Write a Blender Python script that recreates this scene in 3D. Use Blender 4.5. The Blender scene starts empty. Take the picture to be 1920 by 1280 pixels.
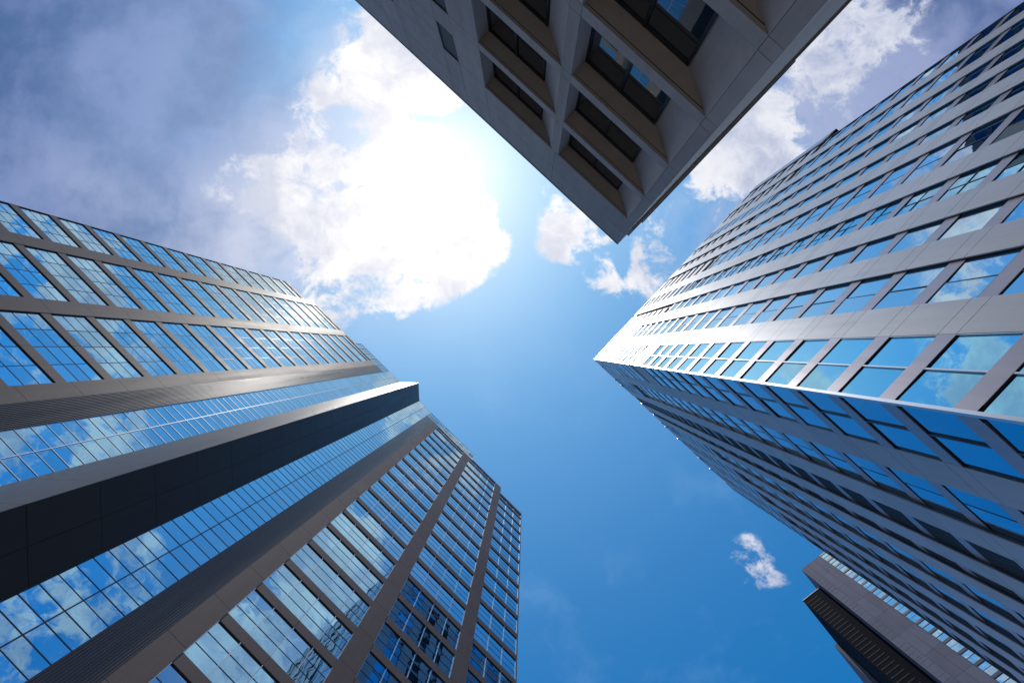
import bpy, math, random
from mathutils import Vector, Matrix
random.seed(7)
C = bpy.context.scene.collection
SC = bpy.context.scene

# ------------------------------------------------------------------ camera
EYE = 1.6                       # the photographer's eye height
F_PX, W_PX = 860.0, 1920.0      # focal length in photo pixels
ZX, ZY = 987.0, 655.0           # where the zenith falls in the photo
fw = Vector((-(ZX-960), -(ZY-640), F_PX)).normalized()
rt = Vector((1, 0, 0)); rt = (rt - rt.dot(fw)*fw).normalized()
dn = fw.cross(rt)
cam = bpy.data.cameras.new('camera'); cam.sensor_width = 36.0
cam.lens = F_PX/W_PX*36.0; cam.clip_start = 0.1; cam.clip_end = 3000
co = bpy.data.objects.new('camera', cam); C.objects.link(co)
co.matrix_world = Matrix(((rt.x, -dn.x, -fw.x, 0), (rt.y, -dn.y, -fw.y, 0), (rt.z, -dn.z, -fw.z, EYE), (0, 0, 0, 1)))
SC.camera = co

def to_px(p):
    v = Vector(p) - Vector((0, 0, EYE))
    w = v.dot(fw)
    if w <= 0.05: return None
    return (960 + F_PX*v.dot(rt)/w, 640 + F_PX*v.dot(dn)/w)

# ------------------------------------------------------------------ light
SUN = Vector((-0.185, -0.352, 0.918)).normalized()
SC.view_settings.view_transform = 'Standard'; SC.view_settings.look = 'None'
SC.view_settings.exposure = 0.0; SC.view_settings.gamma = 1.0
sl = bpy.data.lights.new('sun', 'SUN'); sl.energy = 3.2; sl.angle = math.radians(0.6); sl.color = (1.0, 0.95, 0.87)
so = bpy.data.objects.new('sun', sl); C.objects.link(so)
so.location = SUN*200; so.rotation_euler = SUN.to_track_quat('Z', 'Y').to_euler()

# ------------------------------------------------------------------ sky
class NG:
    def __init__(s, nt): s.nt = nt
    def n(s, kind, **kw):
        o = s.nt.nodes.new(kind)
        for k, v in kw.items(): setattr(o, k, v)
        return o
    def put(s, sock, v):
        if isinstance(v, bpy.types.NodeSocket): s.nt.links.new(v, sock)
        elif v is not None: sock.default_value = v
    def m(s, op, a, b=None, c=None, clamp=False):
        o = s.n('ShaderNodeMath', operation=op, use_clamp=clamp)
        s.put(o.inputs[0], a); s.put(o.inputs[1], b)
        if c is not None: s.put(o.inputs[2], c)
        return o.outputs[0]
    def ss(s, v, a, b, lo=0.0, hi=1.0):
        o = s.n('ShaderNodeMapRange', interpolation_type='SMOOTHSTEP')
        s.put(o.inputs[0], v); s.put(o.inputs[1], a); s.put(o.inputs[2], b); s.put(o.inputs[3], lo); s.put(o.inputs[4], hi)
        return o.outputs[0]
    def mix(s, f, a, b):
        o = s.n('ShaderNodeMix', data_type='RGBA')
        s.put(o.inputs[0], f); s.put(o.inputs[6], a); s.put(o.inputs[7], b)
        return o.outputs[2]
    def noise(s, vec, scale, detail=6, rough=0.55, dist=0.0, lac=2.0):
        o = s.n('ShaderNodeTexNoise', noise_dimensions='3D')
        s.put(o.inputs['Vector'], vec); s.put(o.inputs['Scale'], scale); s.put(o.inputs['Detail'], detail)
        s.put(o.inputs['Roughness'], rough); s.put(o.inputs['Distortion'], dist); s.put(o.inputs['Lacunarity'], lac)
        return o.outputs[0]

wd = bpy.data.worlds.new('World'); SC.world = wd; wd.use_nodes = True
wt = wd.node_tree; wt.nodes.clear(); g = NG(wt)
tc = g.n('ShaderNodeTexCoord'); sep = g.n('ShaderNodeSeparateXYZ'); wt.links.new(tc.outputs['Generated'], sep.inputs[0])
zc = g.m('MAXIMUM', sep.outputs[2], 0.06)
X = g.m('DIVIDE', sep.outputs[0], zc); Y = g.m('DIVIDE', sep.outputs[1], zc)     # a flat cloud layer overhead
cv = g.n('ShaderNodeCombineXYZ'); g.put(cv.inputs[0], X); g.put(cv.inputs[1], Y); cv.inputs[2].default_value = 3.7
P = cv.outputs[0]
sky = g.n('ShaderNodeTexSky', sky_type='NISHITA'); sky.sun_disc = False
sky.sun_elevation = math.asin(SUN.z); sky.sun_rotation = math.atan2(SUN.x, SUN.y) % (2*math.pi)
sky.air_density = 1.0; sky.dust_density = 0.6; sky.ozone_density = 2.0
SKY_K = 0.1

def pl(px, py): return ((px-ZX)/F_PX, (py-ZY)/F_PX)
def blob(px, py, rx, ry, ang=0.0, amp=1.0):
    cx_, cy_ = pl(px, py); ca, sa = math.cos(math.radians(ang)), math.sin(math.radians(ang))
    dx = g.m('SUBTRACT', X, cx_); dy = g.m('SUBTRACT', Y, cy_)
    a = g.m('ADD', g.m('MULTIPLY', dx, ca*F_PX/rx), g.m('MULTIPLY', dy, sa*F_PX/rx))
    b = g.m('ADD', g.m('MULTIPLY', dx, -sa*F_PX/ry), g.m('MULTIPLY', dy, ca*F_PX/ry))
    r2 = g.m('ADD', g.m('MULTIPLY', a, a), g.m('MULTIPLY', b, b))
    return g.m('MULTIPLY', g.m('POWER', 2.718, g.m('MULTIPLY', r2, -1.0)), amp)
def total(bs):
    o = bs[0]
    for b in bs[1:]: o = g.m('ADD', o, b)
    return o

# bright cumulus masses (positions in the sky), carved by noise
warp = g.noise(P, 5.0, 3, 0.5)
wv = g.n('ShaderNodeVectorMath', operation='MULTIPLY_ADD')
wn = g.n('ShaderNodeTexNoise', noise_dimensions='3D'); g.put(wn.inputs['Vector'], P); wn.inputs['Scale'].default_value = 6.0; wn.inputs['Detail'].default_value = 4
g.put(wv.inputs[0], wn.outputs['Color']); wv.inputs[1].default_value = (0.10, 0.10, 0.10); g.put(wv.inputs[2], P)
PW = wv.outputs[0]
n_big = g.noise(PW, 4.2, 14, 0.64)
n_fine = g.noise(PW, 12.0, 10, 0.70)
cum = total([blob(770, 400, 210, 130, 10, 0.85), blob(690, 300, 200, 120, 15, 0.55), blob(790, 110, 170, 90, 40, 0.72), blob(670, 170, 130, 80, 0, 0.38), blob(860, 460, 110, 65, 0, 0.60),
             blob(640, 470, 210, 100, 25, 0.60), blob(520, 370, 130, 90, 0, 0.34), blob(570, 550, 110, 60, 20, 0.40),
             blob(1085, 455, 95, 85, 35, 0.70), blob(1035, 375, 65, 32, 30, 0.62), blob(1135, 530, 45, 50, 20, 0.45), blob(1225, 480, 70, 90, 0, 0.50),
             blob(1385, 330, 130, 90, -50, 0.66), blob(1480, 190, 210, 120, -45, 0.62), blob(1620, 70, 190, 120, -40, 0.50),
             blob(1395, 1045, 60, 46, 30, 0.26), blob(1375, 1000, 50, 20, 10, 0.20), blob(1440, 1075, 44, 30, 0, 0.22), blob(1405, 1040, 44, 44, 0, 0.16),
             blob(885, 255, 60, 40, 60, -0.65), blob(960, 340, 75, 60, 60, -0.60), blob(905, 585, 220, 30, -22, -0.55), blob(1000, 610, 120, 120, 0, -0.6), blob(980, 440, 34, 80, 0, -0.5),
             blob(600, 362, 42, 22, -20, -0.85), blob(675, 345, 60, 18, 5, -0.75), blob(790, 215, 70, 18, 5, -0.55), blob(650, 255, 70, 20, 0, -0.6), blob(640, 205, 50, 30, 0, -0.6), blob(760, 520, 200, 30, -5, -0.25),
             blob(1165, 478, 14, 44, 0, -1.0), blob(1290, 420, 40, 30, 0, -0.4), blob(1130, 430, 14, 20, 30, -0.4)])
far = g.m('SQRT', g.m('ADD', g.m('MULTIPLY', X, X), g.m('MULTIPLY', Y, Y)))
# sky outside the view carries broken cloud of its own; the lower part of the frame is clear
open_sky = total([blob(1150, 1250, 620, 620, 0, 1.3), blob(960, 700, 300, 220, 0, 0.6)])
edge_m = g.m('MAXIMUM', g.m('DIVIDE', g.m('ABSOLUTE', X), 1.20), g.m('DIVIDE', g.m('ABSOLUTE', Y), 0.80))
side = g.m('MULTIPLY', g.ss(edge_m, 0.93, 1.15), g.m('SUBTRACT', 1.0, g.m('MINIMUM', open_sky, 1.0)))
gate = g.m('ADD', g.m('MULTIPLY', g.m('MAXIMUM', cum, 0.0), 2.2), side, clamp=True)
n_sum = g.m('ADD', g.m('MULTIPLY', g.m('SUBTRACT', n_big, 0.5), 4.6), g.m('MULTIPLY', g.m('SUBTRACT', n_fine, 0.5), 2.3))
f_c = g.m('ADD', g.m('ADD', cum, g.m('MULTIPLY', side, 0.72)), g.m('MULTIPLY', n_sum, gate))
mask = g.ss(f_c, 0.30, 0.82)
thick = g.ss(f_c, 0.7, 1.5)
# high grey veil in the far upper left and upper right
veil_n = g.noise(PW, 2.2, 7, 0.5)
veil = total([blob(60, 20, 420, 300, 20, 0.8), blob(230, 130, 520, 380, 20, 1.0), blob(120, 420, 420, 200, 0, 0.5), blob(1790, 20, 280, 200, -30, 1.3), blob(430, 450, 260, 150, 0, 0.45)])
veil = g.m('MULTIPLY', veil, g.ss(veil_n, 0.22, 0.62, 0.45, 1.0), clamp=True)
wisp = g.m('ADD', g.m('MULTIPLY', g.ss(g.noise(PW, 4.5, 8, 0.6), 0.50, 0.80), 0.20), g.m('MULTIPLY', side, g.ss(g.noise(PW, 2.6, 8, 0.6), 0.42, 0.70, 0.0, 0.34)))
# sun glow behind the cloud
sx, sy = SUN.x/SUN.z, SUN.y/SUN.z
dx = g.m('SUBTRACT', X, sx); dy = g.m('SUBTRACT', Y, sy)
ds = g.m('SQRT', g.m('ADD', g.m('MULTIPLY', dx, dx), g.m('MULTIPLY', dy, dy)))
def glow(sig): 
    q = g.m('DIVIDE', ds, sig); return g.m('POWER', 2.718, g.m('MULTIPLY', g.m('MULTIPLY', q, q), -1.0))
g1, g2, g3 = glow(0.12), glow(0.30), glow(0.75)
sep2 = g.n('ShaderNodeVectorMath', operation='SCALE'); g.put(sep2.inputs[0], sky.outputs[0]); sep2.inputs['Scale'].default_value = SKY_K
blue = g.n('ShaderNodeMix', data_type='RGBA', blend_type='MULTIPLY'); blue.inputs[0].default_value = 1.0
g.put(blue.inputs[6], sep2.outputs[0]); blue.inputs[7].default_value = (0.08, 1.14, 1.76, 1)
base = g.mix(wisp, blue.outputs[2], (0.30, 0.50, 0.85, 1))
base = g.mix(g.m('MULTIPLY', g3, 0.55), base, (0.40, 0.70, 1.0, 1))
base = g.mix(g.m('MULTIPLY', g2, 0.75), base, (0.80, 0.90, 1.0, 1))
veil_c = g.mix(g.ss(g.noise(PW, 3.6, 9, 0.58), 0.36, 0.66), (0.050, 0.095, 0.245, 1), (0.20, 0.25, 0.47, 1))
veil_c = g.mix(g.m('MULTIPLY', g3, 0.62), veil_c, (0.46, 0.62, 0.95, 1))
base = g.mix(g.m('MULTIPLY', veil, 0.92), base, veil_c)
thin = g.m('MULTIPLY', total([blob(430, 470, 260, 90, 12, 0.9), blob(520, 380, 170, 110, 0, 0.8), blob(600, 150, 160, 130, -30, 0.55), blob(130, 330, 160, 60, 30, 0.35), blob(1560, 190, 300, 160, -42, 1.7), blob(1290, 450, 60, 120, 10, 0.35)]),
           g.ss(g.noise(PW, 3.6, 9, 0.58), 0.30, 0.66), clamp=True)
thin_c = g.mix(g.m('MULTIPLY', g3, 0.9, clamp=True), (0.27, 0.33, 0.58, 1), (0.86, 0.90, 1.0, 1))
base = g.mix(g.m('MULTIPLY', thin, 0.85), base, thin_c)
shade_n = g.ss(g.noise(PW, 6.5, 10, 0.62), 0.36, 0.64)
lit = g.m('ADD', g.m('MULTIPLY', g3, 0.50), g.m('ADD', g.m('MULTIPLY', shade_n, 0.52), 0.08), clamp=True)
lit = g.m('SUBTRACT', lit, g.m('MULTIPLY', g.m('MULTIPLY', thick, g.m('SUBTRACT', 1.0, g3)), 0.22), clamp=True)
cl = g.mix(lit, (0.33, 0.40, 0.62, 1), (1.0, 1.0, 1.02, 1))
col = g.mix(mask, base, cl)
add = g.n('ShaderNodeVectorMath', operation='MULTIPLY_ADD')
gl = g.m('ADD', g.m('MULTIPLY', g1, 0.45), g.m('MULTIPLY', g2, 0.20))
gv = g.n('ShaderNodeCombineXYZ'); [g.put(gv.inputs[i], gl) for i in range(3)]
g.put(add.inputs[0], gv.outputs[0]); add.inputs[1].default_value = (1.0, 0.86, 0.72); g.put(add.inputs[2], col)
horizon = g.ss(sep.outputs[2], -0.02, 0.12)
fin = g.mix(horizon, (0.20, 0.22, 0.26, 1), add.outputs[0])
bg = g.n('ShaderNodeBackground'); g.put(bg.inputs[0], fin); bg.inputs[1].default_value = 1.0
out = g.n('ShaderNodeOutputWorld'); wt.links.new(bg.outputs[0], out.inputs[0])

# ------------------------------------------------------------------ materials
def mat(name, col, rough=0.5, metal=0.0, vary=0.0, streak=0.0, mottle=0.0, scale=0.6, spec=0.5, bump=0.0, aniso_dir=None):
    m = bpy.data.materials.new(name); m.use_nodes = True; q = NG(m.node_tree)
    b = m.node_tree.nodes['Principled BSDF']
    b.inputs['Roughness'].default_value = rough; b.inputs['Metallic'].default_value = metal
    b.inputs['Specular IOR Level'].default_value = spec
    c = (*col, 1)
    geo = q.n('ShaderNodeNewGeometry'); t = q.n('ShaderNodeTexCoord')
    fac = None
    if vary:
        fac = q.m('MULTIPLY_ADD', geo.outputs['Random Per Island'], vary*2, 1-vary)
    if mottle:
        k = q.m('MULTIPLY_ADD', q.noise(t.outputs['Object'], scale, 8, 0.62), mottle*2, 1-mottle)
        fac = k if fac is None else q.m('MULTIPLY', fac, k)
    if streak:
        mp = q.n('ShaderNodeMapping'); q.put(mp.inputs[0], t.outputs['Object']); mp.inputs['Scale'].default_value = (1.2, 1.2, 0.10)
        k = q.m('MULTIPLY_ADD', q.noise(mp.outputs[0], 1.6, 8, 0.65), streak*2, 1-streak)
        fac = k if fac is None else q.m('MULTIPLY', fac, k)
        q.put(b.inputs['Roughness'], q.m('MULTIPLY_ADD', q.noise(mp.outputs[0], 0.9, 5, 0.6), 0.22, rough-0.11))
    if fac is not None:
        mx = q.n('ShaderNodeMix', data_type='RGBA', blend_type='MULTIPLY'); mx.inputs[0].default_value = 1
        cc = q.n('ShaderNodeCombineColor'); [q.put(cc.inputs[i], fac) for i in range(3)]
        mx.inputs[6].default_value = c; q.put(mx.inputs[7], cc.outputs[0]); q.put(b.inputs['Base Color'], mx.outputs[2])
    else: b.inputs['Base Color'].default_value = c
    if bump:
        bp = q.n('ShaderNodeBump'); bp.inputs['Strength'].default_value = bump; bp.inputs['Distance'].default_value = 0.02
        q.put(bp.inputs['Height'], q.noise(t.outputs['Object'], 12, 6, 0.6)); q.put(b.inputs['Normal'], bp.outputs[0])
    return m
def glass(name, tint, rough=0.015, wave=0.0007, scale=0.55, vary=0.08, dark=0.0):
    """coated mirror glass: tinted reflection, faintly rippled, a little dark interior showing"""
    m = bpy.data.materials.new(name); m.use_nodes = True; q = NG(m.node_tree)
    b = m.node_tree.nodes['Principled BSDF']
    geo = q.n('ShaderNodeNewGeometry'); t = q.n('ShaderNodeTexCoord')
    k = q.m('MULTIPLY_ADD', geo.outputs['Random Per Island'], -vary*2, 1.0)
    cc = q.n('ShaderNodeCombineColor'); [q.put(cc.inputs[i], q.m('MULTIPLY', k, tint[i])) for i in range(3)]
    q.put(b.inputs['Base Color'], cc.outputs[0]); b.inputs['Metallic'].default_value = 1.0
    b.inputs['Roughness'].default_value = rough
    bp = q.n('ShaderNodeBump'); bp.inputs['Strength'].default_value = 1.0; bp.inputs['Distance'].default_value = wave*10
    q.put(bp.inputs['Height'], q.noise(t.outputs['Object'], scale, 2, 0.4)); q.put(b.inputs['Normal'], bp.outputs[0])
    if dark:
        d = q.n('ShaderNodeBsdfPrincipled'); d.inputs['Base Color'].default_value = (0.012, 0.016, 0.022, 1); d.inputs['Roughness'].default_value = 0.05
        q.put(d.inputs['Normal'], bp.outputs[0])
        ms = q.n('ShaderNodeMixShader'); ms.inputs[0].default_value = dark
        q.put(ms.inputs[1], b.outputs[0]); q.put(ms.inputs[2], d.outputs[0])
        m.node_tree.links.new(ms.outputs[0], m.node_tree.nodes['Material Output'].inputs[0])
    return m
M = dict(
    a_stone=mat('taupe_cladding', (0.142, 0.108, 0.108), 0.58, 0.0, spec=0.25, vary=0.10, streak=0.16, mottle=0.10),
    a_dark=mat('dark_ribbed_metal', (0.070, 0.062, 0.066), 0.30, 0.6, vary=0.05, streak=0.20),
    a_fin=mat('fin_shade_metal', (0.046, 0.032, 0.026), 0.40, 0.0, spec=0.3, streak=0.15, vary=0.04),  # prow metal darkened, shade of its far side painted into the colour
    a_fin_lit=mat('fin_sunlit_metal', (0.105, 0.098, 0.110), 0.38, 0.35, streak=0.12, vary=0.05),  # lighter copy of the prow metal for its sunlit side
    a_glass=glass('blue_mirror_glass', (0.33, 0.60, 0.76), 0.012, 0.0010, 0.5, 0.10),
    alu=mat('aluminium', (0.55, 0.56, 0.60), 0.30, 0.8),
    bar=mat('dark_glazing_bar', (0.05, 0.055, 0.075), 0.30, 0.5),
    b_panel=mat('silver_panel', (0.365, 0.375, 0.415), 0.46, 0.32, vary=0.07, streak=0.14, mottle=0.05),
    b_span=mat('mauve_panel', (0.33, 0.30, 0.345), 0.36, 0.55, vary=0.06, streak=0.10),
    b_side=mat('dark_shade_metal', (0.045, 0.055, 0.075), 0.4, 0.3),
    b_glass=glass('deep_blue_glass', (0.27, 0.64, 0.82), 0.012, 0.0012, 0.35, 0.14),
    b_glass2=glass('teal_glass', (0.46, 0.67, 0.80), 0.012, 0.0012, 0.35, 0.12),
    louvre=mat('louvre_metal', (0.10, 0.12, 0.15), 0.4, 0.5),
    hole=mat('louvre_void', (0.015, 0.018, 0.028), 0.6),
    c_stone=mat('beige_stone', (0.35, 0.305, 0.305), 0.55, 0.0, vary=0.09, streak=0.24, mottle=0.20, scale=1.3, bump=0.3),
    c_soffit=mat('bronze_lining', (0.36, 0.295, 0.255), 0.55, 0.0, mottle=0.20, scale=1.1, streak=0.12),
    c_glass=glass('dark_bronze_glass', (0.30, 0.34, 0.38), 0.02, 0.0006, 0.5, 0.03, dark=0.45),
    c_bar=mat('bronze_window_bar', (0.02, 0.022, 0.03), 0.4, 0.3),
    joint=mat('joint_filler', (0.03, 0.03, 0.035), 0.8),
    d_panel=mat('plum_grey_panel', (0.100, 0.105, 0.150), 0.75, 0.0, spec=0.12, vary=0.10, streak=0.22, mottle=0.20, scale=0.15),
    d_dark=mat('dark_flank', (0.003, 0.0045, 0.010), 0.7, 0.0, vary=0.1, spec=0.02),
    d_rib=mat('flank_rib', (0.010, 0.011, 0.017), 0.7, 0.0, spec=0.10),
    d_glass=glass('pale_cyan_glass', (0.50, 0.72, 0.82), 0.02, 0.0010, 0.4, 0.14),
    e_glass=glass('smoked_glass', (0.05, 0.12, 0.22), 0.05, 0.0006, 0.5, 0.2, dark=0.3),
    roof=mat('roof_membrane', (0.20, 0.20, 0.20), 0.9, mottle=0.2),
    core=mat('core_concrete', (0.12, 0.12, 0.13), 0.8),
    asphalt=mat('asphalt', (0.05, 0.05, 0.052), 0.9, mottle=0.25, scale=0.4),
    paving=mat('paving', (0.30, 0.29, 0.27), 0.85, mottle=0.2, scale=0.8),
)

# ------------------------------------------------------------------ mesh helpers
class Fac:
    """a facade: u runs along it, p is the distance out from the camera's plumb line, z is height above the eye"""
    def __init__(s, ang, flip, d):
        a = math.radians(ang); s.t = Vector((math.cos(a), math.sin(a), 0))
        s.n = Vector((-s.t.y, s.t.x, 0))*flip; s.d = d
    def P(s, u, p, z): return s.t*u + s.n*p + Vector((0, 0, z + EYE))
class MB:
    def __init__(s): s.v = []; s.f = []; s.mi = {}
    def join(s, o, k):
        off = len(s.v); f0 = len(s.f); s.v += o.v; s.f += [tuple(i+off for i in f) for f in o.f]
        for j in range(len(o.f)): s.mi[f0+j] = o.mi.get(j, 0) if k is None else k
    def quad(s, a, b, c, d):
        i = len(s.v); s.v += [a, b, c, d]; s.f.append((i, i+1, i+2, i+3))
    def hexa(s, pts):
        i = len(s.v); s.v += pts
        for q in ((0, 3, 2, 1), (4, 5, 6, 7), (0, 1, 5, 4), (1, 2, 6, 5), (2, 3, 7, 6), (3, 0, 4, 7)): s.f.append(tuple(i+k for k in q))
    def box(s, F, u0, u1, p0, p1, z0, z1):
        s.hexa([F.P(u0, p0, z0), F.P(u1, p0, z0), F.P(u1, p1, z0), F.P(u0, p1, z0), F.P(u0, p0, z1), F.P(u1, p0, z1), F.P(u1, p1, z1), F.P(u0, p1, z1)])
    def prism(s, pts, z0, z1):
        i = len(s.v); n = len(pts)
        s.v += [Vector((x, y, z0+EYE)) for x, y in pts] + [Vector((x, y, z1+EYE)) for x, y in pts]
        for k in range(n): s.f.append((i+k, i+(k+1) % n, i+n+(k+1) % n, i+n+k))
        s.f.append(tuple(i+k for k in range(n))[::-1]); s.f.append(tuple(i+n+k for k in range(n)))
    def build(s, name, m, parent=None, kind=None, label=None):
        me = bpy.data.meshes.new(name); me.from_pydata([tuple(v) for v in s.v], [], s.f); [me.materials.append(x) for x in (m if isinstance(m, tuple) else (m,))]; me.update()
        for j, k in s.mi.items(): me.polygons[j].material_index = k
        o = bpy.data.objects.new(name, me); C.objects.link(o)
        if parent:
            o.parent = parent; r = parent
            off = Vector(parent.location)
            while r.parent: r = r.parent; off = off + Vector(r.location)
            me.transform(Matrix.Translation(-off))
        if kind: o['kind'] = kind
        if label: o['label'] = label
        return o
def thing(name, label, cat, loc):
    o = bpy.data.objects.new(name, None); C.objects.link(o); o.location = loc; o['label'] = label; o['category'] = cat
    return o
def screen(F, u0, u1, p, z0, z1):
    """how large a facade rectangle shows in the photo"""
    n = 0; q = []
    for i in range(5):
        for j in range(5):
            r = to_px(F.P(u0+(u1-u0)*i/4, p, z0+(z1-z0)*j/4)); q.append(r)
            if r and 0 <= r[0] <= 1920 and 0 <= r[1] <= 1280: n += 1
    if n == 0 or None in q: return 0.0
    a, b, c, d = q[0], q[4], q[24], q[20]
    ar = abs((c[0]-a[0])*(d[1]-b[1]) - (c[1]-a[1])*(d[0]-b[0]))/2
    return ar*n/25.0

class Pool:
    """collects the repeats of one part; the 100 that show largest become parts of their own, the rest one 'stuff' part"""
    def __init__(s, root): s.root = root; s.items = []
    def add(s, area, name, layers): s.items.append((area, name, layers))    # layers: [(builder, material, sub-name)]
    def flush(s, limit=100):
        s.items.sort(key=lambda i: -i[0])
        by = {}
        for area, name, layers in s.items: by.setdefault(name, []).append((area, layers))
        for name, lst in by.items():
            rest = {}
            for k, (area, layers) in enumerate(lst):
                if k < limit and area > 0:
                    o = None
                    for mb, m, sub in layers:
                        if not mb.f: continue
                        if o is None: o = mb.build(name, m, s.root)
                        else: mb.build(sub, m, o)
                else:
                    for mb, m, sub in layers:
                        if not mb.f: continue
                        key = (str(m), sub); rest.setdefault(key, [MB(), m, sub])[0].join(mb, None)
            first = None
            for key, (mb, m, sub) in rest.items():
                if first is None: first = mb.build(name, m, s.root, 'stuff')
                elif sub == name: mb.build(name, m, s.root, 'stuff')
                else: mb.build(sub, m, first, 'stuff')

def window(F, u0, u1, z0, z1, nu, nz, p, gm, vb=0.07, hb=0.05, vm=None, hm=None, vproj=0.10, hproj=0.05, edge=0.07, tilt=0.004, zs=None):
    """glass panes plus a frame of vertical and horizontal bars"""
    gl, vbars, hbars = MB(), MB(), MB()
    us = [u0+(u1-u0)*i/nu for i in range(nu+1)]; zz = zs or [z0+(z1-z0)*j/nz for j in range(nz+1)]
    for i in range(len(us)-1):
        for j in range(len(zz)-1):
            a, b = random.gauss(0, tilt), random.gauss(0, tilt)
            gl.quad(F.P(us[i], p+a, zz[j]), F.P(us[i+1], p-a+b*0, zz[j]), F.P(us[i+1], p-a+b, zz[j+1]), F.P(us[i], p+a+b, zz[j+1]))
    for i, u in enumerate(us):
        w = edge if i in (0, len(us)-1) else vb
        if not w: continue
        lo = u if i == 0 else (u-w if i == len(us)-1 else u-w/2)
        vbars.box(F, lo, lo+w, p-vproj, p+0.03, z0, z1)
    for j, z in enumerate(zz):
        w = edge if j in (0, len(zz)-1) else hb
        if not w: continue
        lo = z if j == 0 else (z-w if j == len(zz)-1 else z-w/2)
        hbars.box(F, u0+0.002, u1-0.002, p-hproj, p+0.028, lo, lo+w)
    L = [(gl, gm, 'window')]
    fr = MB(); fr.join(vbars, 0); fr.join(hbars, 1); L.append((fr, (vm, hm), 'frame'))
    return L

# ------------------------------------------------------------------ ground
def ground():
    mb = MB(); s = 1500
    mb.quad(Vector((-s, -s, 0)), Vector((s, -s, 0)), Vector((s, s, 0)), Vector((-s, s, 0)))
    mb.build('ground', M['asphalt'])['kind'] = 'structure'
    pv = MB(); pv.prism([(-9, -14), (14, -12), (16, 14), (-12, 16)], -EYE+0.0, -EYE+0.12)
    pv.build('pavement', M['paving'])['kind'] = 'structure'
ground()

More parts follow.
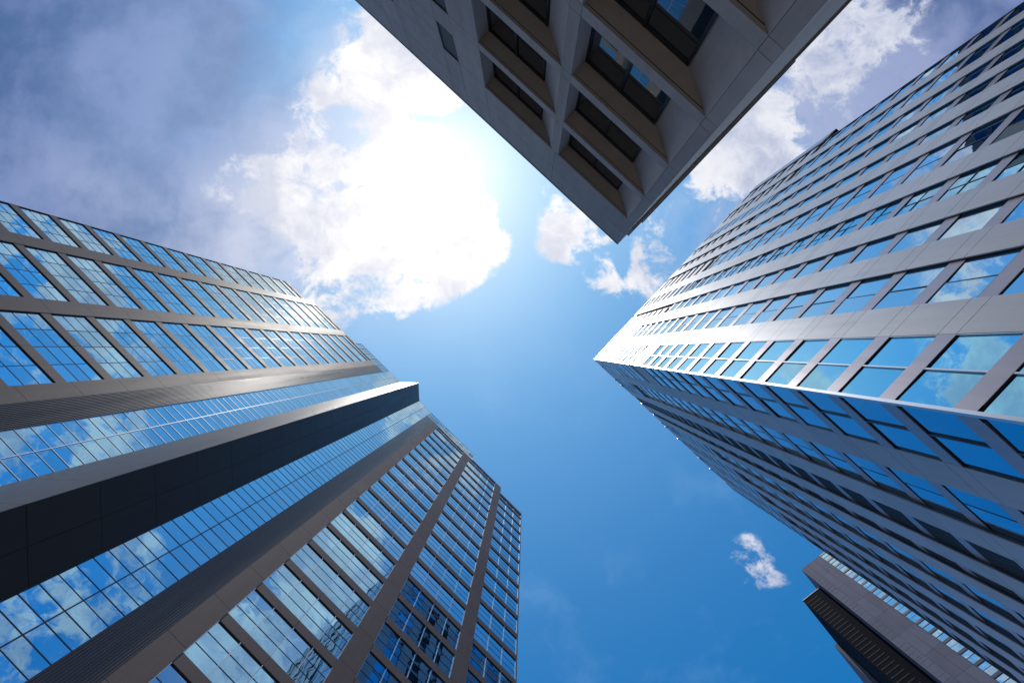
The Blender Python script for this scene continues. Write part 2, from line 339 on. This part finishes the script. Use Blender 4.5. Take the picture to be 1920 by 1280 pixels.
# ================================================================== tower A: mirror glass tower with a prow, lower left
def tower_a():
    D = 26.47; F = Fac(44.16, 1, D); fl = 4.0
    root = thing('office_tower', 'tall taupe tower with gridded mirror glass and a shaded dark prow up its centre', 'tower', tuple(F.P(-12.8, D, -EYE)))
    H, HS = 104.0, 108.4
    wins, spans = Pool(root), Pool(root)
    # vertical layout, mirrored about u = -12.83: (left, right, panes)
    bays = [(-48.85, -43.34, 3, 100.3), (-41.57, -33.55, 4, H), (-31.68, -23.60, 4, H), (-2.07, 6.03, 4, H), (7.90, 15.92, 4, H), (17.67, 24.05, 3, 100.3)]
    piers = [(-43.34, -41.57, H), (-33.55, -31.68, H), (-23.60, -22.04, H), (-3.63, -2.07, H), (6.03, 7.90, H), (15.92, 17.67, H)]
    for u0, u1, n, top in bays:
        right = u0 > -5
        k = -2
        while True:
            z1 = fl*(k + 0.37); z0 = z1 - 3.17; k += 1
            if z0 < 0: continue
            if z0 >= top - 0.5: break
            zt = min(z1, top - 0.6)
            vm = M['alu'] if right else M['bar']  # right wing's bars coloured bright for the sun caught on their sides
            wins.add(screen(F, u0, u1, D, z0, zt), 'window', window(F, u0, u1, z0, zt, n, 3, D+0.09, M['a_glass'], vb=0.055, hb=0.045, vm=vm, hm=M['bar'],
                     vproj=0.10 if right else 0.02, hproj=0.02, edge=0.05, tilt=0.0016))
            s = MB(); ztop = min(z1 + 0.83, top); n_p = 2
            for q in range(n_p):
                a = u0+(u1-u0)*q/n_p; b = u0+(u1-u0)*(q+1)/n_p
                s.box(F, a+0.012, b-0.012, D-0.02, D+0.5, zt+0.004, ztop-0.004)
            spans.add(screen(F, u0, u1, D, zt, ztop), 'spandrel', [(s, M['a_stone'], 'spandrel')])
    for u0, u1, top in piers:
        mb = MB(); z = -EYE+0.0
        for k in range(-1, 27):
            z0 = max(-EYE, fl*(k+0.37)+1.06-4.0+2.94-2.94); z1 = min(top, fl*(k+1.37)-2.94)
            if z0 >= top: break
            mb.box(F, u0, u1, D-0.05, D+0.55, z0+0.012, z1-0.012)
        mb.build('pier', M['a_stone'], root)
    # dark ribbed panels next to the glass strips
    for u0, u1 in ((-22.04, -19.94), (-5.75, -3.63)):
        mb = MB(); nr = 14
        mb.box(F, u0+0.003, u1-0.003, D+0.0, D+0.5, -EYE, H-0.004)
        for i in range(nr):
            a = u0+(u1-u0)*(i+0.2)/nr; mb.box(F, a, a+(u1-u0)/nr*0.6, D-0.045, D+0.004, -EYE, H-0.01)
        mb.build('ribbed_panel', M['a_dark'], root)
    # glass strips, 1 m panes, carried up into the roof screen
    for u0, u1 in ((-19.94, -15.9), (-9.76, -5.75)):
        for k in range(0, 27):
            z0 = fl*k + 0.4; z1 = min(z0 + 4.0, HS)
            if z1 - z0 < 0.5: continue
            nz = 4
            hm = M['bar']; vm = M['alu'] if u0 < -15 else M['bar']
            wins.add(screen(F, u0, u1, D, z0, z1), 'window', window(F, u0, u1, z0, z1, 2, nz, D+0.05, M['a_glass'], vb=0.065, hb=0.05, vm=vm,
                     hm=M['alu'] if u0 < -15 else M['bar'], vproj=0.045, hproj=0.035 if u0 < -15 else 0.02, edge=0.02, tilt=0.0016))
    # roof screen glass over the middle of the facade
    for u0, u1, n in ((-29.3, -24.2, 3), (-24.2, -19.96, 2), (-5.73, -0.9, 3), (-0.9, 4.0, 3), (4.0, 8.7, 3)):
        L = window(F, u0, u1, H+0.05, HS, n, 4, D+0.05, M['a_glass'], vb=0.09, hb=0.05, vm=M['alu'], hm=M['bar'], vproj=0.1, hproj=0.05, edge=0.06)
        o = L[0][0].build('screen_glass', L[0][1], root)
        for mb, m, sub in L[1:]: mb.build(sub, m, o)
    # the prow: a triangular fin running the full height
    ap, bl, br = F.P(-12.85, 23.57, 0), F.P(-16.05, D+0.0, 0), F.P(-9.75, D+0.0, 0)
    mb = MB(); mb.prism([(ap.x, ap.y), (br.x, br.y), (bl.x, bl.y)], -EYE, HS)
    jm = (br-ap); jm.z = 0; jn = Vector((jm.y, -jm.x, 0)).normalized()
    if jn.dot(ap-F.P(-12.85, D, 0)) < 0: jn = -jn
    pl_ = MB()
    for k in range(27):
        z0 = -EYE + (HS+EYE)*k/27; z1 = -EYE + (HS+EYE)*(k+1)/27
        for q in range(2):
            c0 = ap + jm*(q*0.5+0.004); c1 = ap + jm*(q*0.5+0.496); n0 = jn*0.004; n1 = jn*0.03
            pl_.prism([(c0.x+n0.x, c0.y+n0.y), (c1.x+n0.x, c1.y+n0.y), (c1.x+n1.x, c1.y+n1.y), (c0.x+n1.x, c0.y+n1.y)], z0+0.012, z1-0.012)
    pl_.build('shaded_cladding', M['a_fin'], root)  # darker copy on the side turned from the sun, shade in the colour
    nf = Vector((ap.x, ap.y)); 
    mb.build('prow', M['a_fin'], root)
    # prow's sunny side: a lighter metal copy, the sunlight put into its colour
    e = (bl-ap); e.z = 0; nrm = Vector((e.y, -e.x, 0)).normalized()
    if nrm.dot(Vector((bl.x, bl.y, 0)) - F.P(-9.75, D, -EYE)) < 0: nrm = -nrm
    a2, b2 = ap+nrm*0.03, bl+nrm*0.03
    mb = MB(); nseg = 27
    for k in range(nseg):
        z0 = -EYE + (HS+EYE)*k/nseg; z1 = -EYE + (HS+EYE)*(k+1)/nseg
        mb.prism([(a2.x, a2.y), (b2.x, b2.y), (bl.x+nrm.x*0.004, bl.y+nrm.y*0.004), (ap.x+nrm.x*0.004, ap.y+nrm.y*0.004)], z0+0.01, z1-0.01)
    mb.build('sunlit_cladding', M['a_fin_lit'], root)
    mb = MB(); mb.box(F, -14.6, -9.9, D+0.6, D+3.2, HS+0.0, HS+3.2); mb.build('roof_box', M['a_fin'], root)
    # body behind the facade
    mb = MB()
    mb.box(F, -48.80, -43.40, D+0.30, D+30, -EYE, 100.2); mb.box(F, -43.36, 17.65, D+0.58, D+30, -EYE, H-0.02); mb.box(F, 17.67, 24.0, D+0.30, D+30, -EYE, 100.2)
    mb.box(F, -29.28, 8.66, D+0.60, D+20, H-0.02, HS-0.05); mb.box(F, -43.3, 17.6, D+0.22, D+0.575, -EYE, H-0.03)
    mb.build('core', M['core'], root)
    mb = MB()
    for u0, u1, top in ((-48.85, -43.36, 100.3), (17.69, 24.05, 100.3)): mb.box(F, u0, u1, D-0.06, D+0.6, top+0.002, top+0.45)
    for u0, u1 in ((-43.34, -29.4), (8.72, 17.67)): mb.box(F, u0, u1, D-0.06, D+0.6, H+0.002, H+0.30)
    mb.box(F, 24.052, 24.2, D-0.03, D+30, -EYE, 100.7); mb.box(F, -48.90, -48.852, D-0.03, D+30, -EYE, 100.7)
    mb.build('coping', M['a_stone'], root)
    wins.flush(); spans.flush()
tower_a()

# ================================================================== tower B: silver banded tower, right
def tower_b():
    D1, D2 = 14.40, 10.18
    F1 = Fac(-47.0, 1, D1); F2 = Fac(43.2, -1, D2)
    fl = 4.0; H = 118.6; ZM = 71.0; ZN = 78.0
    cor = F1.P(10.0, D1, -EYE)
    root = thing('office_tower', 'silver tower with vertical metal bands and blue window columns, its corner towards the viewer', 'tower', (cor.x, cor.y, 0))
    cu2 = Vector((cor.x, cor.y, 0)).dot(F2.t); D2 = Vector((cor.x, cor.y, 0)).dot(F2.n); F2.d = D2
    wins, spans, lous = Pool(root), Pool(root), Pool(root)
    k1 = D1; cu1 = 10.0
    bands1 = [(1.005, 1.175), (1.423, 1.593), (1.769, 1.949), (2.153, 2.334), (2.639, 2.824), (2.969, 3.179), (3.352, 3.52), (3.74, 3.945), (4.237, 4.434)]
    bands1 = [(a*k1, b*k1) for a, b in bands1]; end1 = 4.70*k1
    bands2 = [(18.8, 21.35), (25.5, 27.9), (30.9, 33.2), (35.0, 37.3), (40.6, 42.9), (46.3, 48.6), (51.9, 54.2), (57.5, 59.8)]
    end2 = 63.1
    def strips(bs, s, e):
        r = []; a = s
        for b0, b1 in bs: r.append((a, b0)); a = b1
        r.append((a, e)); return r
    for F, D, bands, s, e, side in ((F1, D1, bands1, cu1, end1, 1), (F2, D2, bands2, cu2, end2, 2)):
        E_ = 0.22 if side == 1 else 0.32     # projection of the bands
        for bi, (b0, b1) in enumerate(bands):
            mb, jb = MB(), MB()
            z = -EYE
            top = H + (1.0 if bi % 2 == 0 else 0.5)
            zs = [-EYE]; k = -1
            while True:
                for q in (k+0.60, k+0.85):
                    if q*fl > -EYE+0.3 and q*fl < H-0.6: zs.append(q*fl)
                k += 1
                if k*fl > H: break
            zs.append(top)
            for a, b in zip(zs, zs[1:]): mb.box(F, b0, b1, D, D+0.08, a+0.014, b-0.014)
            o = mb.build('metal_band', M['b_panel'], root)
            jb.box(F, b0+0.012, b1-0.012, D+0.05, D+E_+0.25, -EYE, top-0.05); jb.build('band_backing', M['b_side'], o)  # dark tone paints the shade on the sides of the band
        ss = strips(bands, s, e)
        for si, (u0, u1) in enumerate(ss):
            k = 0
            corner = si == 0
            p = D + (0.10 if corner else E_); p_base = p
            nu = {0: 2, 1: 2, 2: 1, 3: 2, 4: 2, 5: 1}.get(si, 1) if side == 1 else {0: 2, 1: 2}.get(si, 1)
            nzz = 2 if (side == 1 and si == 3) else 1
            lou = side == 2 and si in (2, 3)
            gm = M['b_glass'] if si in (0, 3, 5, 6, 7, 8, 9) else M['b_glass2']
            if side == 2: gm = M['b_glass']
            sill = 0.02
            while True:
                zb = fl*(k-1+0.85); zt = zb + 3.0; sp = zt + 1.0; k += 1
                if zt > H: break
                if zb < -EYE+0.2: continue
                mech = zb > (ZM if corner else (84.0 if si > 1 else 99.0))
                if corner and ZM-1 < zb < ZN-2.0:        # blank panel under the notch
                    mb = MB(); last = sp > ZN-1.0
                    mb.box(F, u0, u1, D+0.02, D+0.5, zb+0.01, (ZN-1.0 if last else sp)-0.01)
                    if last: mb.box(F, u0, u1, D+0.02, D+0.5, ZN+0.15, sp-0.01)
                    spans.add(screen(F, u0, u1, D, zb, sp), 'spandrel', [(mb, M['b_panel'], 'spandrel')]); continue
                if mech and si >= 2 and (side == 1) and not (si % 4 == 3):
                    # plant floors: dark slots between projecting panels
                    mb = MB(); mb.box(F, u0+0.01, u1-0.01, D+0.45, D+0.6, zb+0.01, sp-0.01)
                    fb = MB(); fb.box(F, u0+0.01, u1-0.9, D+0.03, D+0.45, zb+1.75, sp-0.02)
                    lous.add(screen(F, u0, u1, p, zb, sp), 'louvre_opening', [(mb, M['hole'], 'louvre_opening'), (fb, M['b_panel'], 'fin')]); continue
                if lou:
                    mb, sb = MB(), MB()
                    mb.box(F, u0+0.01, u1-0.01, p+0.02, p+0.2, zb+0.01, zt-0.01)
                    for i in range(9):
                        z = zb+0.1+i*0.32; a, b = u0+0.02, u1-0.02
                        sb.box(F, a, b, p-0.10, p+0.018, z, z+0.07)
                    lous.add(screen(F, u0, u1, p, zb, zt), 'louvre', [(mb, M['hole'], 'louvre'), (sb, M['louvre'], 'slat')])
                else:
                    g0, g1 = (zb, zt) if not mech else (zb+0.8, zt-0.2)
                    p = D+0.06 if mech else p_base
                    nu_ = nu
                    wins.add(screen(F, u0, u1, p, g0, g1), 'window', window(F, u0+0.02, u1-0.02, g0, g1, nu_, nzz, p, gm,
                             vb=0.10 if corner else 0.07, hb=0.07, vm=M['alu'] if (corner and side == 1) else M['bar'], hm=M['alu'] if (corner and mech) else M['bar'],
                             vproj=0.02 if mech else 0.08 if corner else 0.03, hproj=0.04, edge=0.045, tilt=0.010))
                    if mech:
                        mb = MB(); mb.box(F, u0, u1, D+0.03, D+0.6, zb+0.005, g0-0.005); mb.box(F, u0, u1, D+0.03, D+0.6, g1+0.005, zt-0.002)
                        spans.add(screen(F, u0, u1, D, zb, g0), 'spandrel', [(mb, M['b_span'], 'spandrel')])
                mb = MB(); mb.box(F, u0+0.004, u1-0.004, (D+0.012 if corner else p-0.06), p+0.4, zt+0.002, sp-0.012)
                spans.add(screen(F, u0, u1, D, zt, sp), 'spandrel', [(mb, M['b_span'], 'spandrel')])
            # parapet above the strip
            mb = MB(); mb.box(F, u0, u1, D+0.1, D+0.6, H-1.6, H-0.1); mb.build('parapet', M['b_span'], root)
            if side == 2:
                for q in range(2):
                    if random.random() < 0.45: continue
                    ua = u0+(u1-u0)*(0.1+0.45*q)+random.uniform(-.2, .2); mb = MB(); mb.box(F, ua, ua+(u1-u0)*random.uniform(.08, .2), D-random.uniform(.1, .26), D+0.099, H-1.0, H-0.2); mb.build('roof_glint_block', M['alu'], root)  # small blocks added to show as sun glints along the roof edge
            if corner:
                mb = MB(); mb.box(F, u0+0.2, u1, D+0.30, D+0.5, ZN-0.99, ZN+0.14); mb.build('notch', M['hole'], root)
    # white corner trim, interrupted at the notch
    for za, zb_ in ((-EYE, ZN-0.9), (ZN+0.1, H)):
        mb = MB(); mb.box(F1, cu1-0.05, cu1+0.14, D1-0.05, D1+0.14, za, zb_); mb.build('corner_trim', M['alu'], root)
    # solid body
    q0 = F1.P(cu1+0.4, D1+0.62, 0); q1 = F1.P(end1, D1+0.62, 0); q3 = F2.P(end2, D2+0.62, 0)
    q2 = q1 + F2.t*(end2-cu2)
    mb = MB(); mb.prism([(q0.x, q0.y), (q1.x, q1.y), (q2.x, q2.y), (q3.x, q3.y)], -EYE, H-0.4); mb.build('core', M['b_side'], root)
    mb = MB(); mb.box(F1, end1+0.21, 70.2, D1-0.05, D1+20, 89.0, H-0.5); mb.build('upper_return', M['b_span'], root)
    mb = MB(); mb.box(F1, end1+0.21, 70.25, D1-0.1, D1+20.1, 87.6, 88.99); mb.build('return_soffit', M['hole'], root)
    mb = MB(); mb.box(F1, end1, end1+0.2, D1+0.05, D1+20, -EYE, H-0.5); mb.build('end_wall', M['b_side'], root)
    mb = MB(); mb.box(F2, end2, end2+0.2, D2+0.05, D2+20, -EYE, H-0.5); mb.build('end_wall', M['b_side'], root)
    wins.flush(); spans.flush(); lous.flush()
tower_b()

# ================================================================== building C: stone building with deep splayed windows, top
def building_c():
    D = 9.76; F = Fac(43.5, -1, D); H = 32.2; G = D+0.88
    root = thing('stone_building', 'low beige stone building with deep splayed window recesses, looming overhead', 'building', tuple(F.P(-10, D, -EYE)))
    cols = [(-6.63, -1.00, -6.60, -2.60), (-12.70, -7.19, -12.70, -8.80)]
    fl = 3.98; heads = [27.35 - fl*k for k in range(7)]
    hh = 3.45       # opening height at the face
    u_right, u_left = -0.46, -40.0
    wins = Pool(root)
    def panel_wall(name, ub, zb):
        mb = MB()
        for a, b in zip(ub, ub[1:]):
            for c, d in zip(zb, zb[1:]):
                mb.box(F, min(a, b)+0.012, max(a, b)-0.012, D, D+0.12, min(c, d)+0.012, max(c, d)-0.012)
        return mb
    zj = [H, 29.6] + [heads[0]] + [z for k in range(7) for z in (heads[k]-hh, heads[k]-fl)]
    zj = sorted(set(round(z, 3) for z in zj if z > -EYE)) ; zj = [-EYE] + zj
    piers = [(-1.00, -0.46), (-7.19, -6.63), (-14.87, -12.70)]
    for a, b in piers:
        zz = [-EYE] + [h for h in reversed(heads) if h > 0]
        zz2 = []
        for z in zz: zz2 += [z] + ([z+fl-hh] if z > 0 and z+fl-hh < 27 else [])
        panel_wall('pier', [a, b], sorted(zz2)).build('pier', M['c_stone'], root)
    panel_wall('parapet', [-40, -34, -28, -22.2, -20.4, -16.2, -14.87, -12.7, -6.9, u_right], [heads[0]+0.0, 29.75, H]).build('parapet', M['c_stone'], root)
    # spandrel strips between recesses, and the recess linings
    for ci, (o0, o1, g0, g1) in enumerate(cols):
        for k, hd in enumerate(heads):
            sill = max(hd - hh, -EYE+0.3)
            if hd < 0: continue
            mb = MB(); zb = hd-fl
            if zb > -EYE:
                n = 1
                mb.box(F, o0+0.004, o1-0.004, D+0.003, D+0.12, zb+0.004, sill-0.004); mb.box(F, o0, o1, D+0.118, G+0.3, zb+0.035, sill-0.03)
                mb.build('spandrel', M['c_stone'], root)
            # recess lining: soffit, sloping sill, splayed right jamb, left jamb
            sf = MB(); sf.box(F, o0, o1, D+0.05, G+0.3, hd+0.002, hd+0.03); sf.box(F, o0, o1, D+0.01, D+0.05, hd-0.0, hd+0.03)
            sf.box(F, o0, o1, G-0.06, G+0.3, hd-0.05, hd+0.003)
            jm = MB()
            jm.quad(F.P(o1, D+0.005, sill), F.P(g1, G, sill+0.25), F.P(g1, G, hd), F.P(o1, D+0.005, hd))
            jm.quad(F.P(o0, D+0.005, sill), F.P(g0, G, sill+0.25), F.P(g0, G, hd), F.P(o0, D+0.005, hd))
            jm.quad(F.P(o0, D+0.005, sill), F.P(o1, D+0.005, sill), F.P(g1, G, sill+0.25), F.P(g0, G, sill+0.25))
            L = window(F, g0, g1, sill+0.25, hd-0.05, 2, 1, G-0.01, M['c_glass'], vb=0.12, hb=0.0, vm=M['c_bar'], hm=M['c_bar'], vproj=0.07, hproj=0.06, edge=0.10, tilt=0.002)
            w = L[0][0].build('window', M['c_glass'], root)
            for mb2, m2, sub in L[1:]: mb2.build(sub, m2, w)
            sf.build('soffit', M['c_soffit'], w)
            dg = MB(); dg.box(F, o0+0.05, o1-0.12, D+0.13, D+0.15, hd-0.012, hd+0.0015); dg.build('drip_groove', M['c_bar'], w); jm.build('splayed_jamb', M['c_stone'], w)
    # left wall with slot windows
    for k, hd in enumerate(heads):
        if hd < 0: continue
        zb = hd-fl
        mb = MB()
        zsl = max(zb, -EYE)
        cuts = [hd-2.4]
        for a, b in ((-40, -34), (-34, -28), (-28, -22.2), (-20.4, -18.3), (-18.3, -16.2)):
            for c, d in ((zsl, hd-2.4), (hd-2.4, hd-1.2), (hd-1.2, hd)): mb.box(F, a+0.012, b-0.012, D, D+0.12, c+0.012, d-0.012)
        mb.box(F, -16.194, -14.876, D, D+0.12, zsl+0.006, hd-2.406); mb.box(F, -22.194, -20.406, D, D+0.12, zsl+0.006, hd-1.906)
        a, b = -14.87, -12.70
        for c, d in ((zsl, hd-2.4), (hd-2.4, hd-1.2), (hd-1.2, hd)): pass
        mb.build('stone_cladding', M['c_stone'], root)
        for u0, u1, h_, m_ in ((-16.2, -14.87, 2.4, M['c_bar']), (-22.2, -20.4, 1.9, M['d_glass'])):
            L = window(F, u0, u1, hd-h_, hd, 1, 1, D+0.06, M['hole'] if u0 > -20 else M['d_glass'], vb=0, hb=0, vm=M['c_bar'], hm=M['c_bar'], vproj=0.04, hproj=0.03, edge=0.05, tilt=0.001)
            w = L[0][0].build('window', L[0][1], root)
            for mb2, m2, sub in L[1:]: mb2.build(sub, m2, w)
    # body and joints backing
    mb = MB(); mb.box(F, u_left, u_right-0.10, G+0.32, D+62, -EYE, H-0.1)
    mb.box(F, u_left, -12.72, D+0.121, G+0.33, -EYE, H-0.05)
    mb.box(F, -7.17, -6.65, D+0.118, G+0.33, -EYE, H-0.05); mb.box(F, -0.98, u_right-0.02, D+0.118, G+0.33, -EYE, H-0.05)
    mb.box(F, -12.75, u_right-0.02, D+0.118, G+0.33, heads[0]+0.05, H-0.05)
    mb.build('core', M['joint'], root)
    # side wall, seen almost edge on
    mb = MB()
    for i in range(9):
        a = D+0.0+i*5.2
        for z0, z1 in zip(zj, zj[1:]):
            if z1-z0 > 0.2: mb.box(F, u_right-0.1, u_right, a+0.008, a+5.19, z0+0.006, z1-0.006)
    mb.build('side_wall', M['c_stone'], root)
    for p0, p1 in ((12.0, 13.2), (13.35, 15.0), (15.25, 16.5), (16.75, 18.1), (18.35, 19.9), (20.1, 26.2)):
        mb = MB(); mb.box(F, u_right+0.002, u_right+0.27, p0, p1, 30.7, 32.25); mb.build('roof_grille', M['c_bar'], root)
    mb = MB(); mb.box(F, u_right+0.002, u_right+0.20, D+0.4, D+46, 29.2, 30.69); mb.build('side_fascia', M['c_stone'], root)
    mb = MB(); mb.box(F, u_left, u_right+0.03, D-0.03, D+0.3, H+0.002, H+0.10); mb.box(F, u_right-0.3, u_right+0.03, D+0.302, D+47, H+0.002, H+0.10)
    mb.build('coping', M['bar'], root)
building_c()

# ================================================================== tower D: far plum-grey tower, lower right
def tower_d():
    ang = -38.3; a = math.radians(ang)
    e1 = Vector((math.cos(a), math.sin(a), 0)); e2 = Vector((-e1.y, e1.x, 0))
    V0 = Vector((97.25, 77.78, 0)); ZT = 167.0
    class G_(Fac):
        def __init__(s): s.t, s.n = e1, e2
        def P(s, u, p, z): return V0 + e1*u + e2*p + Vector((0, 0, z+EYE))
    F = G_(); fl = 4.0
    root = thing('office_tower', 'distant plum grey slab tower with a glass edge strip and a dark ribbed flank', 'tower', (V0.x, V0.y, 0))
    PW_ = 8.0
    mb = MB(); ub = [0, 2.6, 5.4, PW_]
    z = -EYE
    zz = [ZT]
    while zz[-1] > 8: zz.append(zz[-1]-8.0)
    for u0, u1 in zip(ub, ub[1:]):
        for z1, z0 in zip(zz, zz[1:]): mb.box(F, u0+0.02, u1-0.02, 0, 0.3, z0+0.02, z1-0.02)
    mb.build('front_panel', M['d_panel'], root)
    tk = MB()
    for k in range(95):
        z = ZT-9-k*1.6
        if k % 7 != 6: tk.box(F, 0.15, 2.45, -0.03, 0.01, z, z+0.06)
    tk.build('panel_rib', M['core'], root, 'stuff')
    wins = Pool(root)
    for k in range(40):
        z1 = ZT-0.8-fl*k; z0 = z1-3.3
        wins.add(screen(F, PW_, PW_+7, 0, z0, z1), 'window', window(F, PW_+0.05, PW_+7, z0, z1, 1, 2, 0.06, M['d_glass'], vb=0.1, hb=0.14, vm=M['bar'], hm=M['bar'],
                 vproj=0.05, hproj=0.06, edge=0.10, tilt=0.02, zs=[z0, z0+1.75, z1]))
        s = MB(); s.box(F, PW_+0.06, PW_+7, -0.05, 0.5, z1+0.01, z1+0.69)
        wins.add(screen(F, PW_, PW_+7, 0, z1, z1+0.69), 'spandrel', [(s, M['bar'], 'spandrel')])
    wins.flush()
    mb = MB(); mb.box(F, 0.02, 22, 0.31, 60, -EYE, ZT-0.1); mb.build('core', M['d_panel'], root)
    # dark flank set back on the left, horizontal ribs across its front
    zc_ = 160.0
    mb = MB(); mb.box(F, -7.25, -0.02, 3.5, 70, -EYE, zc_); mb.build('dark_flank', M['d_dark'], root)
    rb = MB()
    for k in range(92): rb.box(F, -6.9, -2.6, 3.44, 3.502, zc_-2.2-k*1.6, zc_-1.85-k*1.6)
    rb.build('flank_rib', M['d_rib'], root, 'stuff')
    mb = MB(); mb.box(F, -8.5, -7.26, 21.3, 60, -EYE, zc_-0.1); mb.build('side_wing', M['d_panel'], root)
    mb = MB(); mb.box(F, -7.35, -0.03, 3.42, 3.9, zc_+0.002, zc_+0.25); mb.build('coping', M['bar'], root)
tower_d()

# ================================================================== tower E: dark glass block beyond the stone building; the photo shows it mirrored in tower B
def tower_e():
    F = Fac(0, -1, 90.0); H = 115.0
    root = thing('office_tower', 'dark glass block seen only mirrored in the highest right windows of the silver tower', 'tower', tuple(F.P(90, 90, -EYE)))
    cw, fb = MB(), MB()
    for k in range(28):
        for i in range(19):
            a = 62+i*3.0; cw.box(F, a+0.02, a+2.98, 90.0, 90.2, k*4+0.8+0.5, k*4+3.9)
        fb.box(F, 62, 119, 89.9, 90.3, k*4-0.1, k*4+1.25)
    cw.build('curtain_wall', M['e_glass'], root); fb.build('floor_band', M['b_side'], root)
    mb = MB(); mb.box(F, 62.0, 119.0, 90.35, 120, -EYE, H); mb.build('core', M['core'], root)
tower_e()
